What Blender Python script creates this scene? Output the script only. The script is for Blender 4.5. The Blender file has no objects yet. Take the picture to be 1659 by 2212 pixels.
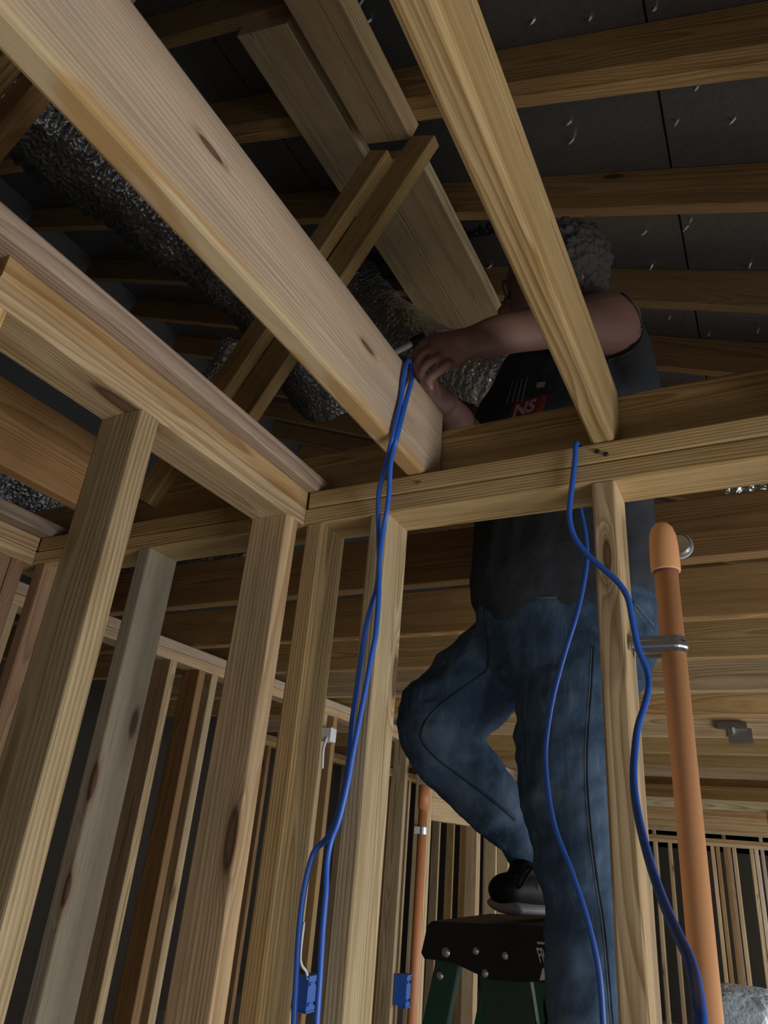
import bpy, bmesh, math, random
from mathutils import Vector, Matrix, noise
from mathutils.bvhtree import BVHTree

random.seed(7)
scene = bpy.context.scene
C = scene.collection
V = Vector

# ------------------------------------------------------------------ camera
F_PX, YAW, PIT, ROL = 1504.8, -0.5167, 0.4375, 0.0898
CAM = V((0, 0, 1.834))
fwd = V((math.sin(YAW) * math.cos(PIT), math.cos(YAW) * math.cos(PIT), math.sin(PIT)))
_rt = V((math.cos(YAW), -math.sin(YAW), 0))
_up = _rt.cross(fwd)
right = math.cos(ROL) * _rt + math.sin(ROL) * _up
upv = -math.sin(ROL) * _rt + math.cos(ROL) * _up
cd = bpy.data.cameras.new('camera')
cd.sensor_fit = 'VERTICAL'
cd.sensor_height = 36
cd.sensor_width = 27
cd.lens = F_PX / 2212 * 36
cd.clip_start = 0.02
cam = bpy.data.objects.new('camera', cd)
m = Matrix((right, upv, -fwd)).transposed().to_4x4()
m.translation = CAM
cam.matrix_world = m
C.objects.link(cam)
scene.camera = cam

# ------------------------------------------------------------------ light
w = bpy.data.worlds.new('world')
scene.world = w
w.use_nodes = True
bg = w.node_tree.nodes['Background']
bg.inputs[0].default_value = (0.80, 0.90, 1.0, 1)
bg.inputs[1].default_value = 0.4

def area(name, loc, target, sx, sy, power, col, spread=180):
    l = bpy.data.lights.new(name, 'AREA')
    l.shape = 'RECTANGLE'
    l.size, l.size_y, l.energy, l.color = sx, sy, power, col
    l.spread = math.radians(spread)
    o = bpy.data.objects.new(name, l)
    o.location = loc
    o.rotation_euler = (V(target) - V(loc)).to_track_quat('-Z', 'Y').to_euler()
    C.objects.link(o)
    return o

# except for the end lamp, daylight falling in through the window openings of the right-hand outer wall and the doorway behind the camera
area('window_daylight', (2.50, .55, 0.78), (0.3, 0.65, 0.42), 2.2, 1.1, 128, (1.0, 0.975, 0.935), 165)
area('doorway_daylight', (0.55, -3.3, 1.1), (0.1, -1.0, 0.0), 2.6, 1.9, 6, (0.95, 0.98, 1.0), 150)
area('far_window_daylight', (2.45, 3.6, 1.3), (-0.6, 3.9, 0.0), 3.4, 1.4, 76, (0.95, 0.98, 1.0), 150)
area('end_fill_light', (2.45, 8.0, 1.3), (-1.0, 8.6, 0.6), 3.0, 1.4, 150, (0.95, 0.98, 1.0), 160)  # unseen lamp added to brighten the far studs

vs = scene.view_settings
vs.view_transform = 'Standard'
vs.look = 'None'
vs.gamma = 1
vs.use_curve_mapping = False
vs.exposure = -0.52

# ------------------------------------------------------------------ pixel helpers
def ray(x, y):
    return fwd + right * ((x - 829.5) / F_PX) - upv * ((y - 1106) / F_PX)

def at(x, y, ax, v):
    d = ray(x, y)
    i = 'xyz'.index(ax)
    return CAM + d * ((v - CAM[i]) / d[i])

SLOPE = 0.404
def on_roof(x, y, z0):
    d = ray(x, y)
    return CAM + d * ((z0 - CAM.z) / (d.z + SLOPE * d.x))

# ------------------------------------------------------------------ materials
def new_mat(name):
    mt = bpy.data.materials.new(name)
    mt.use_nodes = True
    nt = mt.node_tree
    b = nt.nodes['Principled BSDF']
    return mt, nt, b

class G:
    """tiny node-graph writer"""
    def __init__(s, nt):
        s.nt = nt
    def n(s, t, **kw):
        nd = s.nt.nodes.new(t)
        for k, v in kw.items():
            setattr(nd, k, v)
        return nd
    def put(s, sock, v):
        if isinstance(v, bpy.types.NodeSocket):
            s.nt.links.new(v, sock)
        elif v is not None:
            sock.default_value = v
    def math(s, op, a, b=None, c=None, clamp=False):
        nd = s.n('ShaderNodeMath', operation=op, use_clamp=clamp)
        s.put(nd.inputs[0], a)
        s.put(nd.inputs[1], b)
        s.put(nd.inputs[2], c)
        return nd.outputs[0]
    def vmath(s, op, a, b=None):
        nd = s.n('ShaderNodeVectorMath', operation=op)
        s.put(nd.inputs[0], a)
        s.put(nd.inputs[1], b)
        return nd.outputs['Value' if op == 'LENGTH' else 'Vector']
    def noise(s, vec, scale, detail=2, rough=.5, col=False):
        nd = s.n('ShaderNodeTexNoise')
        s.put(nd.inputs['Vector'], vec)
        nd.inputs['Scale'].default_value = scale
        nd.inputs['Detail'].default_value = detail
        nd.inputs['Roughness'].default_value = rough
        return nd.outputs['Color' if col else 'Fac']
    def ramp(s, fac, pts):
        nd = s.n('ShaderNodeValToRGB')
        el = nd.color_ramp.elements
        while len(el) < len(pts):
            el.new(0.5)
        for e, (p, c) in zip(el, pts):
            e.position = p
            e.color = (*c, 1) if len(c) == 3 else c
        s.put(nd.inputs[0], fac)
        return nd.outputs[0]
    def mix(s, fac, a, b, mode='MIX'):
        nd = s.n('ShaderNodeMix', data_type='RGBA', blend_type=mode)
        s.put(nd.inputs['Factor'], fac)
        s.put(nd.inputs[6], a)
        s.put(nd.inputs[7], b)
        return nd.outputs[2]
    def smooth(s, v, lo, hi, a=0., b=1.):
        nd = s.n('ShaderNodeMapRange', interpolation_type='SMOOTHSTEP')
        s.put(nd.inputs[0], v)
        for i, q in enumerate((lo, hi, a, b)):
            nd.inputs[1 + i].default_value = q
        return nd.outputs[0]
    def bump(s, h, strength, dist=.002):
        nd = s.n('ShaderNodeBump')
        nd.inputs['Strength'].default_value = strength
        nd.inputs['Distance'].default_value = dist
        s.put(nd.inputs['Height'], h)
        return nd.outputs[0]

def wood(name, early, late, stain=(.28, .23, .18), stain_amt=.35, knots=.5, wane=False):
    mt, nt, b = new_mat(name)
    g = G(nt)
    P = g.n('ShaderNodeTexCoord').outputs['Object']
    rnd = g.n('ShaderNodeObjectInfo').outputs['Random']
    sep = g.n('ShaderNodeSeparateXYZ')
    g.put(sep.inputs[0], P)
    x, y, z = sep.outputs
    off = g.n('ShaderNodeCombineXYZ')
    g.put(off.inputs[0], g.math('MULTIPLY', rnd, 91.7))
    g.put(off.inputs[1], g.math('MULTIPLY', rnd, 37.3))
    g.put(off.inputs[2], g.math('MULTIPLY', rnd, 53.1))
    Po = g.vmath('ADD', P, off.outputs[0])
    warp = g.noise(g.vmath('MULTIPLY', Po, (1.1, 5.5, 5.5)), 1, 2)
    warp2 = g.noise(g.vmath('MULTIPLY', Po, (2.3, 14, 14)), 1, 2)
    # hand-placed knots
    kd = None
    dist = []
    for nm in ('knot_a', 'knot_b'):
        a = g.n('ShaderNodeAttribute', attribute_type='OBJECT', attribute_name=nm)
        s_ = g.n('ShaderNodeAttribute', attribute_type='OBJECT', attribute_name=nm + '_size')
        d = g.vmath('MULTIPLY', g.vmath('SUBTRACT', P, a.outputs['Vector']), (.22, 1, 1))
        wn = g.math('MULTIPLY', g.math('SUBTRACT', warp2, .5), .5)
        q = g.math('ADD', g.math('DIVIDE', g.vmath('LENGTH', d), s_.outputs['Fac']), wn)
        dist.append(q)
    kd = g.math('MINIMUM', dist[0], dist[1])
    swirl = g.math('POWER', 2.718, g.math('MULTIPLY', g.math('MULTIPLY', kd, kd), -.55))
    # growth rings
    r1 = g.math('FRACT', g.math('MULTIPLY', rnd, 7.31))
    r2 = g.math('FRACT', g.math('MULTIPLY', rnd, 13.77))
    py = g.math('ADD', g.math('MULTIPLY', r1, .10), -.05)
    pz = g.math('ADD', g.math('MULTIPLY', r2, .10), -.085)
    wv = g.math('MULTIPLY', g.math('SUBTRACT', warp, .5), .055)
    yy = g.math('SUBTRACT', g.math('ADD', y, wv), py)
    zz = g.math('SUBTRACT', g.math('ADD', z, g.math('MULTIPLY', wv, .7)), pz)
    rr = g.math('SQRT', g.math('ADD', g.math('MULTIPLY', yy, yy), g.math('MULTIPLY', zz, zz)))
    rr = g.math('ADD', rr, g.math('MULTIPLY', g.math('SUBTRACT', r2, .5), g.math('MULTIPLY', x, .022)))
    rr = g.math('ADD', rr, g.math('MULTIPLY', swirl, .02))
    rr = g.math('ADD', rr, g.math('MULTIPLY', g.math('SUBTRACT', warp2, .5), .004))
    freq = g.math('ADD', 130., g.math('MULTIPLY', r1, 150.))
    fr = g.math('FRACT', g.math('MULTIPLY', rr, freq))
    ring = g.math('MULTIPLY', g.math('POWER', fr, 1.7), g.smooth(fr, 1.0, .80))
    fib = g.noise(g.vmath('MULTIPLY', Po, (9, 330, 330)), 1, 2, .6)
    band = g.noise(g.vmath('MULTIPLY', Po, (.9, 26, 26)), 1, 3, .6)
    lateamt = g.math('ADD', g.math('MULTIPLY', ring, g.math('ADD', .55, g.math('MULTIPLY', warp2, 1.1))), g.math('MULTIPLY', g.smooth(band, .44, .78), .55), clamp=True)
    col = g.mix(lateamt, (*early, 1), (*late, 1))
    col = g.mix(g.math('MULTIPLY', g.smooth(fib, .42, .75), .42), col, (*[c * .62 for c in late], 1))
    st = g.noise(g.vmath('MULTIPLY', Po, (1.7, 9, 9)), 1, 4, .62)
    col = g.mix(g.math('MULTIPLY', g.smooth(st, .47, .72), stain_amt), col, (*stain, 1))
    if wane:
        lowm = g.smooth(y, -.060, -.088)
        col = g.mix(g.math('MULTIPLY', lowm, .75), col, (.46, .375, .235, 1))
        wn_ = g.noise(g.vmath('MULTIPLY', Po, (3.2, 16, 16)), 1, 2)
        col = g.mix(g.math('MULTIPLY', g.math('MULTIPLY', lowm, g.smooth(wn_, .55, .62)), .8), col, (.37, .235, .11, 1))
    # board-to-board tint
    r3 = g.math('FRACT', g.math('MULTIPLY', rnd, 29.3))
    r4 = g.math('FRACT', g.math('MULTIPLY', rnd, 47.9))
    tint = g.mix(r3, (1.05, .985, .92, 1), (.96, 1.015, .97, 1))
    col = g.mix(1., col, tint, 'MULTIPLY')
    val = g.math('ADD', .80, g.math('MULTIPLY', r4, .36))
    hsv = g.n('ShaderNodeHueSaturation')
    hsv.inputs['Saturation'].default_value = 1.06
    g.put(hsv.inputs['Value'], val)
    g.put(hsv.inputs['Color'], col)
    col = hsv.outputs[0]
    # scattered small knots
    vo = g.n('ShaderNodeTexVoronoi', feature='F1')
    g.put(vo.inputs['Vector'], g.vmath('MULTIPLY', Po, (3.4, 11, 11)))
    vo.inputs['Scale'].default_value = 1
    gate = g.n('ShaderNodeSeparateColor')
    g.put(gate.inputs[0], vo.outputs['Color'])
    on = g.math('GREATER_THAN', gate.outputs[0], 1 - .28 * knots)
    vd = g.math('ADD', vo.outputs['Distance'], g.math('MULTIPLY', g.math('SUBTRACT', warp2, .5), .12))
    km = g.math('MULTIPLY', on, g.smooth(vd, .17, .08))
    halo = g.math('MULTIPLY', on, g.smooth(vd, .42, .10))
    col = g.mix(g.math('MULTIPLY', halo, .35), col, (.20, .105, .045, 1))
    col = g.mix(g.math('MULTIPLY', km, .85), col, (.045, .022, .012, 1))
    kring = g.math('FRACT', g.math('MULTIPLY', kd, 1.3))
    col = g.mix(g.math('MULTIPLY', g.smooth(kd, 2.0, .8), .5), col, (.24, .12, .055, 1))
    kcol = g.mix(g.smooth(kring, .3, .9), (.115, .062, .036, 1), (.050, .026, .016, 1))
    col = g.mix(g.math('MULTIPLY', g.smooth(kd, 1.05, .75), .80), col, kcol)
    g.put(b.inputs['Base Color'], col)
    b.inputs['Roughness'].default_value = .72
    b.inputs['Specular IOR Level'].default_value = .25
    h = g.math('ADD', g.math('MULTIPLY', lateamt, .5), g.math('MULTIPLY', fib, .5))
    h = g.math('SUBTRACT', h, g.math('MULTIPLY', km, .6))
    g.put(b.inputs['Normal'], g.bump(h, .35, .0012))
    return mt

WL = wood('pine_pale', (.60, .47, .315), (.33, .215, .115))
WY = wood('pine_yellow', (.59, .43, .245), (.30, .175, .07), stain_amt=.25)
WG = wood('pine_weathered', (.54, .45, .36), (.40, .315, .24), stain=(.30, .265, .235), stain_amt=.5)
WJ = wood('pine_waney', (.52, .43, .345), (.37, .285, .215), stain=(.25, .225, .205), stain_amt=.55, wane=True)
WN = wood('pine_mauve', (.43, .335, .27), (.22, .155, .125), stain=(.2, .16, .14), stain_amt=.4)
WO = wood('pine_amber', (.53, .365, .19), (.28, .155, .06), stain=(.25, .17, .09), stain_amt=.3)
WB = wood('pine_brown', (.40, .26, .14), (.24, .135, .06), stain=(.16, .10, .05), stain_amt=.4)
WR = wood('pine_reddish', (.36, .245, .165), (.20, .11, .07), stain=(.2, .11, .08), stain_amt=.4)

def simple(name, col, rough=.5, metal=0., bump=None, spec=.5):
    mt, nt, b = new_mat(name)
    g = G(nt)
    P = g.n('ShaderNodeTexCoord').outputs['Object']
    n = g.noise(P, bump[0] if bump else 30, 4)
    c = g.mix(g.math('MULTIPLY', n, .5), (*col, 1), (*[q * .72 for q in col], 1))
    g.put(b.inputs['Base Color'], c)
    b.inputs['Roughness'].default_value = rough
    b.inputs['Metallic'].default_value = metal
    b.inputs['Specular IOR Level'].default_value = spec
    if bump:
        g.put(b.inputs['Normal'], g.bump(n, bump[1], bump[2]))
    return mt

def foil_mat(name, col, rough, strength, metal=1.0):
    mt, nt, b = new_mat(name)
    g = G(nt)
    P = g.n('ShaderNodeTexCoord').outputs['Object']
    vo = g.n('ShaderNodeTexVoronoi', feature='F1')
    g.put(vo.inputs['Vector'], g.vmath('ADD', P, g.vmath('MULTIPLY', g.noise(P, 35, 3, col=True), (.02, .02, .02))))
    vo.inputs['Scale'].default_value = 75
    n = g.noise(P, 60, 4, .65)
    h = g.math('ADD', vo.outputs['Distance'], g.math('MULTIPLY', n, .6))
    c = g.mix(n, (*col, 1), (*[q * .55 for q in col], 1))
    g.put(b.inputs['Base Color'], c)
    b.inputs['Metallic'].default_value = metal
    b.inputs['Roughness'].default_value = rough
    g.put(b.inputs['Normal'], g.bump(h, strength, .006))
    return mt

FOIL = foil_mat('silver_foil', (.92, .95, .98), .22, 1.0, .86)
FOILD = foil_mat('dark_jacket_foil', (.20, .21, .22), .30, .8, .85)
RADIANT = foil_mat('radiant_barrier_foil', (.29, .305, .335), .34, .10, .72)
STEEL = simple('galvanised_steel', (.50, .53, .56), .32, 1., (180, .1, .0005))
NAIL = simple('bright_nail_steel', (.85, .87, .90), .25, .35)
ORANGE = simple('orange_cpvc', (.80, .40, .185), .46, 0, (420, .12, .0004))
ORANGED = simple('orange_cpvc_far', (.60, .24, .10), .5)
PURPLE = simple('purple_primer', (.16, .03, .06), .5)
BLUE = simple('blue_cable_jacket', (.028, .13, .60), .38)
BLUEBOX = simple('blue_box_plastic', (.03, .13, .52), .45)
WHITE = simple('white_plastic', (.75, .76, .78), .45)
BLACK = simple('black_plastic', (.010, .010, .011), .55, 0, (300, .2, .0006), .3)
GREEN = simple('green_fibreglass', (.009, .055, .034), .42, 0, (200, .1, .0005))
SKIN = simple('skin', (.225, .118, .090), .55, 0, (240, .25, .0012))
HAIR = simple('grey_hair', (.075, .072, .070), .8, 0, (260, 1., .006))
SHIRT = simple('charcoal_shirt', (.046, .053, .064), .85, 0, (26, .35, .012), .15)
SHOE = simple('black_shoe', (.006, .006, .007), .6, 0, (200, .3, .001), .2)
SOLE = simple('white_rubber', (.32, .30, .31), .6)
LENS = simple('glasses_metal', (.10, .10, .11), .25, .6)
RED = simple('red_print', (.22, .028, .022), .8)
PRINT = simple('white_print', (.42, .41, .40), .8)
INK = simple('black_ink', (.008, .008, .009), .6)
CONC = simple('concrete_slab', (.36, .345, .32), .85, 0, (14, .3, .004))
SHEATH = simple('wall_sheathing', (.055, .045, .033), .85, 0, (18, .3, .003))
WRAP = simple('plastic_wrap', (.52, .60, .66), .25, 0, (22, .9, .02))

def denim():
    mt, nt, b = new_mat('blue_denim')
    g = G(nt)
    P = g.n('ShaderNodeTexCoord').outputs['Object']
    big = g.noise(P, 5.5, 3, .55)
    st = g.noise(g.vmath('MULTIPLY', P, (90, 90, 7)), 1, 3, .7)
    weave = g.noise(P, 420, 2)
    c = g.ramp(big, [(.30, (.032, .060, .108)), (.52, (.058, .106, .185)), (.72, (.125, .19, .29))])
    c = g.mix(g.math('MULTIPLY', g.smooth(st, .5, .75), .35), c, (.21, .27, .34, 1))
    c = g.mix(g.math('MULTIPLY', weave, .35), c, (.012, .022, .040, 1))
    g.put(b.inputs['Base Color'], c)
    b.inputs['Roughness'].default_value = .9
    b.inputs['Specular IOR Level'].default_value = .15
    h = g.math('ADD', g.noise(g.vmath('MULTIPLY', P, (1, 1, 1)), 13, 3), g.math('MULTIPLY', weave, .05))
    g.put(b.inputs['Normal'], g.bump(h, .8, .018))
    return mt
DENIM = denim()
SEAM = simple('denim_seam', (.018, .032, .055), .9)
STITCH = simple('pale_denim_stitch', (.10, .13, .17), .9)

# ------------------------------------------------------------------ object helpers
def link(o, parent=None):
    C.objects.link(o)
    if parent is not None:
        o.parent = parent
    return o

def tag(o, label=None, cat=None, group=None, kind=None):
    if label: o['label'] = label
    if cat: o['category'] = cat
    if group: o['group'] = group
    if kind: o['kind'] = kind
    return o

def empty(name, loc=(0, 0, 0), **kw):
    o = bpy.data.objects.new(name, None)
    o.location = loc
    o.empty_display_size = .1
    link(o)
    return tag(o, **kw)

def mesh_obj(name, verts, faces, mat, parent=None, smooth=False):
    me = bpy.data.meshes.new(name)
    me.from_pydata([tuple(v) for v in verts], [], faces)
    me.materials.append(mat)
    if smooth:
        me.polygons.foreach_set('use_smooth', [True] * len(me.polygons))
    o = bpy.data.objects.new(name, me)
    link(o, parent)
    if parent is not None:
        o.matrix_parent_inverse = Matrix.Translation(-V(parent.location))
    return o

def board(name, a, b, w, t, wdir, mat, parent=None, r=.0035, label=None, knots=(), depth_end=0):
    """sawn board with eased edges from a to b; w measured along wdir, t across it; local x runs along the board"""
    a, b = V(a), V(b)
    X = (b - a).normalized()
    Y = (V(wdir) - X * V(wdir).dot(X)).normalized()
    Z = X.cross(Y)
    L = (b - a).length
    sec = []
    for sy, sz, a0 in ((1, 1, 0), (-1, 1, 90), (-1, -1, 180), (1, -1, 270)):
        for k in (0, 45, 90):
            q = math.radians(a0 + k)
            sec.append((sy * (w / 2 - r) + r * math.cos(q), sz * (t / 2 - r) + r * math.sin(q)))
    n = len(sec)
    vs_ = [(-L / 2, y, z) for y, z in sec] + [(L / 2, y, z) for y, z in sec]
    fs = [(i, (i + 1) % n, n + (i + 1) % n, n + i) for i in range(n)]
    fs += [tuple(range(n - 1, -1, -1)), tuple(range(n, 2 * n))]
    me = bpy.data.meshes.new(name)
    me.from_pydata(vs_, [], fs)
    me.materials.append(mat)
    o = bpy.data.objects.new(name, me)
    link(o, parent)
    M = Matrix((X, Y, Z)).transposed().to_4x4()
    M.translation = (a + b) / 2
    if parent is not None:
        M = Matrix.Translation(-V(parent.location)) @ M
    o.matrix_basis = M
    inv = Matrix((X, Y, Z))
    ks = [(inv @ (V(p) - (a + b) / 2), s) for p, s in knots]
    for i, nm in enumerate(('knot_a', 'knot_b')):
        if i < len(ks):
            o[nm] = list(ks[i][0]); o[nm + '_size'] = float(ks[i][1])
        else:
            o[nm] = [99., 99., 99.]; o[nm + '_size'] = .02
    if label: o['label'] = label
    return o

def box(name, lo, hi, mat, parent=None):
    x0, y0, z0 = lo; x1, y1, z1 = hi
    v = [(x0, y0, z0), (x1, y0, z0), (x1, y1, z0), (x0, y1, z0), (x0, y0, z1), (x1, y0, z1), (x1, y1, z1), (x0, y1, z1)]
    f = [(3, 2, 1, 0), (4, 5, 6, 7), (0, 1, 5, 4), (1, 2, 6, 5), (2, 3, 7, 6), (3, 0, 4, 7)]
    return mesh_obj(name, v, f, mat, parent)

def spline(pts, n):
    """Catmull-Rom through pts, n samples per span"""
    pts = [V(p) for p in pts]
    P = [pts[0] * 2 - pts[1]] + pts + [pts[-1] * 2 - pts[-2]]
    out = []
    for i in range(1, len(P) - 2):
        for k in range(n):
            t = k / n
            a, b, c, d = P[i - 1:i + 3]
            out.append(.5 * ((2 * b) + (c - a) * t + (2 * a - 5 * b + 4 * c - d) * t * t + (3 * b - a - 3 * c + d) * t ** 3))
    out.append(pts[-1])
    return out

def loft(path, ra, rb=None, ref=(0, 0, 1), seg=16, cap=True, disp=None):
    """verts, faces of a tube along path with radii ra (along ref side) and rb (across)"""
    path = [V(p) for p in path]
    n = len(path)
    ra = ra if isinstance(ra, (list, tuple)) else [ra] * n
    rb = rb if isinstance(rb, (list, tuple)) else (ra if rb is None else [rb] * n)
    ref = V(ref)
    vs_, fs = [], []
    for i, p in enumerate(path):
        t = (path[min(i + 1, n - 1)] - path[max(i - 1, 0)]).normalized()
        s = ref - t * ref.dot(t)
        if s.length < 1e-4:
            s = t.orthogonal()
        s.normalize()
        q = t.cross(s)
        for k in range(seg):
            an = 2 * math.pi * k / seg
            d = disp(i, k, an) if disp else 0
            vs_.append(p + s * (ra[i] + d) * math.cos(an) + q * (rb[i] + d) * math.sin(an))
    for i in range(n - 1):
        for k in range(seg):
            a = i * seg + k; b = i * seg + (k + 1) % seg
            fs.append((a, b, b + seg, a + seg))
    if cap:
        fs.append(tuple(range(seg - 1, -1, -1)))
        fs.append(tuple(range((n - 1) * seg, n * seg)))
    return vs_, fs

def tube(name, path, r, mat, parent=None, seg=12, ref=(.12, 1, .05), **kw):
    v, f = loft(path, r, seg=seg, ref=ref, **kw)
    return mesh_obj(name, v, f, mat, parent, smooth=True)

T, W = .038, .089
ZT = 2.467             # top of the double plates
Y0 = 1.043             # face of the wall across the picture
X0 = -.774             # face of the wall on the left
ZP = ZT - 2 * T        # underside of the plates

# ------------------------------------------------------------------ shell of the house
floor_ = box('floor', (-6.2, -3.7, -.12), (2.8, 11.6, 0), CONC)
tag(floor_, 'grey concrete slab floor under the framed house', 'floor', kind='structure')

def shell_wall(name, label, pieces):
    e = empty(name, (0, 0, 0), label=label, cat='wall', kind='structure')
    for lo, hi in pieces:
        box('sheathing_panel', lo, hi, SHEATH, e)
    return e
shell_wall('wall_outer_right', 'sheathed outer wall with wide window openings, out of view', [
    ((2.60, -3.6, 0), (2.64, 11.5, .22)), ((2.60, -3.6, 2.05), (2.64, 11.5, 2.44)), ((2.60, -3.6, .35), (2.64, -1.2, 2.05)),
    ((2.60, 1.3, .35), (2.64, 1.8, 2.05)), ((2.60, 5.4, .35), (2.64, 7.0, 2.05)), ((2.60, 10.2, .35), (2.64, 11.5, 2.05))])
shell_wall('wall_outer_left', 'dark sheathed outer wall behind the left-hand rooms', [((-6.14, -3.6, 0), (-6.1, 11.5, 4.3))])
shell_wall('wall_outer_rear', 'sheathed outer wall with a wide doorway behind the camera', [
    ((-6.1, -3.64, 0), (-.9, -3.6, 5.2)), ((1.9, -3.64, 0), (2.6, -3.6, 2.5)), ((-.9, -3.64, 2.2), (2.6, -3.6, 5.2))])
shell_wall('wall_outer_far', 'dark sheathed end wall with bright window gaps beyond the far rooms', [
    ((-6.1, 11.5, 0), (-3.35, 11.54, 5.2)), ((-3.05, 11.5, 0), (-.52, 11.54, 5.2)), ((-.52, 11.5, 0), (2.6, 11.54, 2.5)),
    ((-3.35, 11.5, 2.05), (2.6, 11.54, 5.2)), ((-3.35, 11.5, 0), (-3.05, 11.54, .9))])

# ------------------------------------------------------------------ roof: rafters, foil-faced sheathing, purlin, braces
roof = empty('roof', (0, 0, 0), label='sloping roof of dark pine rafters and foil-faced sheathing', cat='roof', kind='structure')
E_UP = V((-1, 0, SLOPE)).normalized()          # up the slope
N_DN = V((-SLOPE, 0, -1)).normalized()         # out of the underside
def slope_pt(x, y, off=0.):
    """point on the rafter undersides (off = distance below them)"""
    return V((x, y, 3.5 - SLOPE * x)) + N_DN * off
RAF_D = .14
raf_y = [-3.2, -2.8, -2.4, -2.0, -1.6, -1.2, -.8, -.4, 0., .40, .80, 1.13, 1.17, 1.57, 2.00, 2.385, 2.80, 3.21, 3.62, 4.03, 4.44, 4.85, 5.3, 5.7, 6.1, 6.5, 7.0, 7.5, 8.0, 8.5, 9., 9.5, 10, 10.5, 11]
for y in raf_y:
    if y < -3.4: continue
    a = slope_pt(2.6, y + T / 2, -RAF_D / 2)
    b = slope_pt(-3.5, y + T / 2, -RAF_D / 2)
    board('rafter', a, b, RAF_D, T, N_DN, WO if abs(y - 1.15) < .1 else WB, roof)
# sheathing panels, seams along y
seam_x = [2.6, 1.205, -.09, -1.385, -2.68, -3.5]
for i in range(len(seam_x) - 1):
    xs, xe = seam_x[i] - .0035, seam_x[i + 1] + .0035
    yb = -3.6 - (1.2 if i % 2 else 0)
    while yb < 11.5:
        ya, ye = max(yb, -3.6) + .003, min(yb + 2.44, 11.5) - .003
        a, b = slope_pt(xs, 0, -RAF_D), slope_pt(xe, 0, -RAF_D)
        vv = []
        for off in (0, .011):
            for p, yq in ((a, ya), (b, ya), (b, ye), (a, ye)):
                q = p - N_DN * off
                vv.append((q.x, yq, q.z))
        mesh_obj('sheathing_panel', vv, [(3, 2, 1, 0), (4, 5, 6, 7), (0, 1, 5, 4), (1, 2, 6, 5), (2, 3, 7, 6), (3, 0, 4, 7)], RADIANT, roof)
        yb += 2.44
# felt over the seams and the far slope of the roof
def quad_slab(name, pts, th, mat, parent):
    pts = [V(p) for p in pts]
    n = (pts[1] - pts[0]).cross(pts[2] - pts[0]).normalized() * th
    return mesh_obj(name, pts + [p + n for p in pts], [(3, 2, 1, 0), (4, 5, 6, 7), (0, 1, 5, 4), (1, 2, 6, 5), (2, 3, 7, 6), (3, 0, 4, 7)], mat, parent)
quad_slab('roofing_felt', [slope_pt(2.7, -3.7, -RAF_D - .012), slope_pt(2.7, 11.6, -RAF_D - .012), slope_pt(-3.5, 11.6, -RAF_D - .012), slope_pt(-3.5, -3.7, -RAF_D - .012)], .004, INK, roof)
rp_ = slope_pt(-3.5, 0, -RAF_D - .014)
quad_slab('far_slope', [(rp_.x + .02, -3.7, rp_.z), (rp_.x + .02, 11.6, rp_.z), (-6.3, 11.6, rp_.z - 1.13), (-6.3, -3.7, rp_.z - 1.13)], .012, RADIANT, roof)

# purlin: flat boards under the rafters, and the long braces that carry it
def flat_under(name, xa, xb, ya, yb, o0, o1, mat, label=None):
    pa, pb = slope_pt(xa, 0, (o0 + o1) / 2), slope_pt(xb, 0, (o0 + o1) / 2)
    c = (pa + pb) / 2
    return board(name, V((c.x, ya, c.z)), V((c.x, yb, c.z)), (pa - pb).length, o1 - o0, E_UP, mat, roof, label=label)
flat_under('purlin_board', -.903, -1.092, .83, 4.2, .0005, .038, WL, 'wide weathered purlin board under the rafters')
flat_under('purlin_board', -.690, -.850, -.6, 1.215, .0005, .060, WL, 'narrow purlin board standing proud of the wide one')
flat_under('purlin_board', -.715, -.900, 1.30, 4.2, .0005, .038, WL, 'purlin board running on beyond the brace')

def brace(top, bot, dark):
    top, bot = V(top), V(bot)
    d = (top - bot).normalized()
    side = V((d.z, 0, -d.x)).normalized()          # to the right, across the brace
    board('purlin_brace', bot + side * .028, top + side * .028, W, T, side, WB if dark else WO, roof)
    o = V((0, -T - .001, 0)) - side * .0525
    board('purlin_brace', bot + o, top + o - d * .10, W * .8, T, side, WO, roof)
brace((-.690, 1.215, 3.70), (-1.285, 1.150, 2.535), False)
brace((-.690, .425, 3.70), (-1.285, .360, 2.535), True)

# nails through the sheathing
nail_px = [(1232, 264, 9), (1237, 303, 16), (1463, 262, 12), (1586, 258, 8), (1485, 490, 9), (1395, 501, 9), (1408, 574, 8), (1300, 526, 6),
           (1620, 571, 7), (1446, 686, 6), (1530, 723, 6), (1636, 716, 6), (800, 45, 8), (782, 2, 8), (1153, 45, 6), (1275, 40, 6), (1415, 20, 8), (1060, 575, 8),
           (1492, 474, 9), (1505, 190, 5), (1590, 60, 6), (690, 640, 4)]
for k, (x, y, s) in enumerate(nail_px):
    p = on_roof(x, y, 3.5 + .151 - .003)
    ln = s / 640 * 1.5
    q = p + N_DN * ln + V((random.uniform(-.4, .4), random.uniform(-.5, .2), 0)) * ln
    v, f = loft([p - N_DN * .004, p * .6 + q * .4, q], [.0042, .0036, .0006], seg=6)
    mesh_obj('nail', v, f, NAIL, roof)

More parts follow.
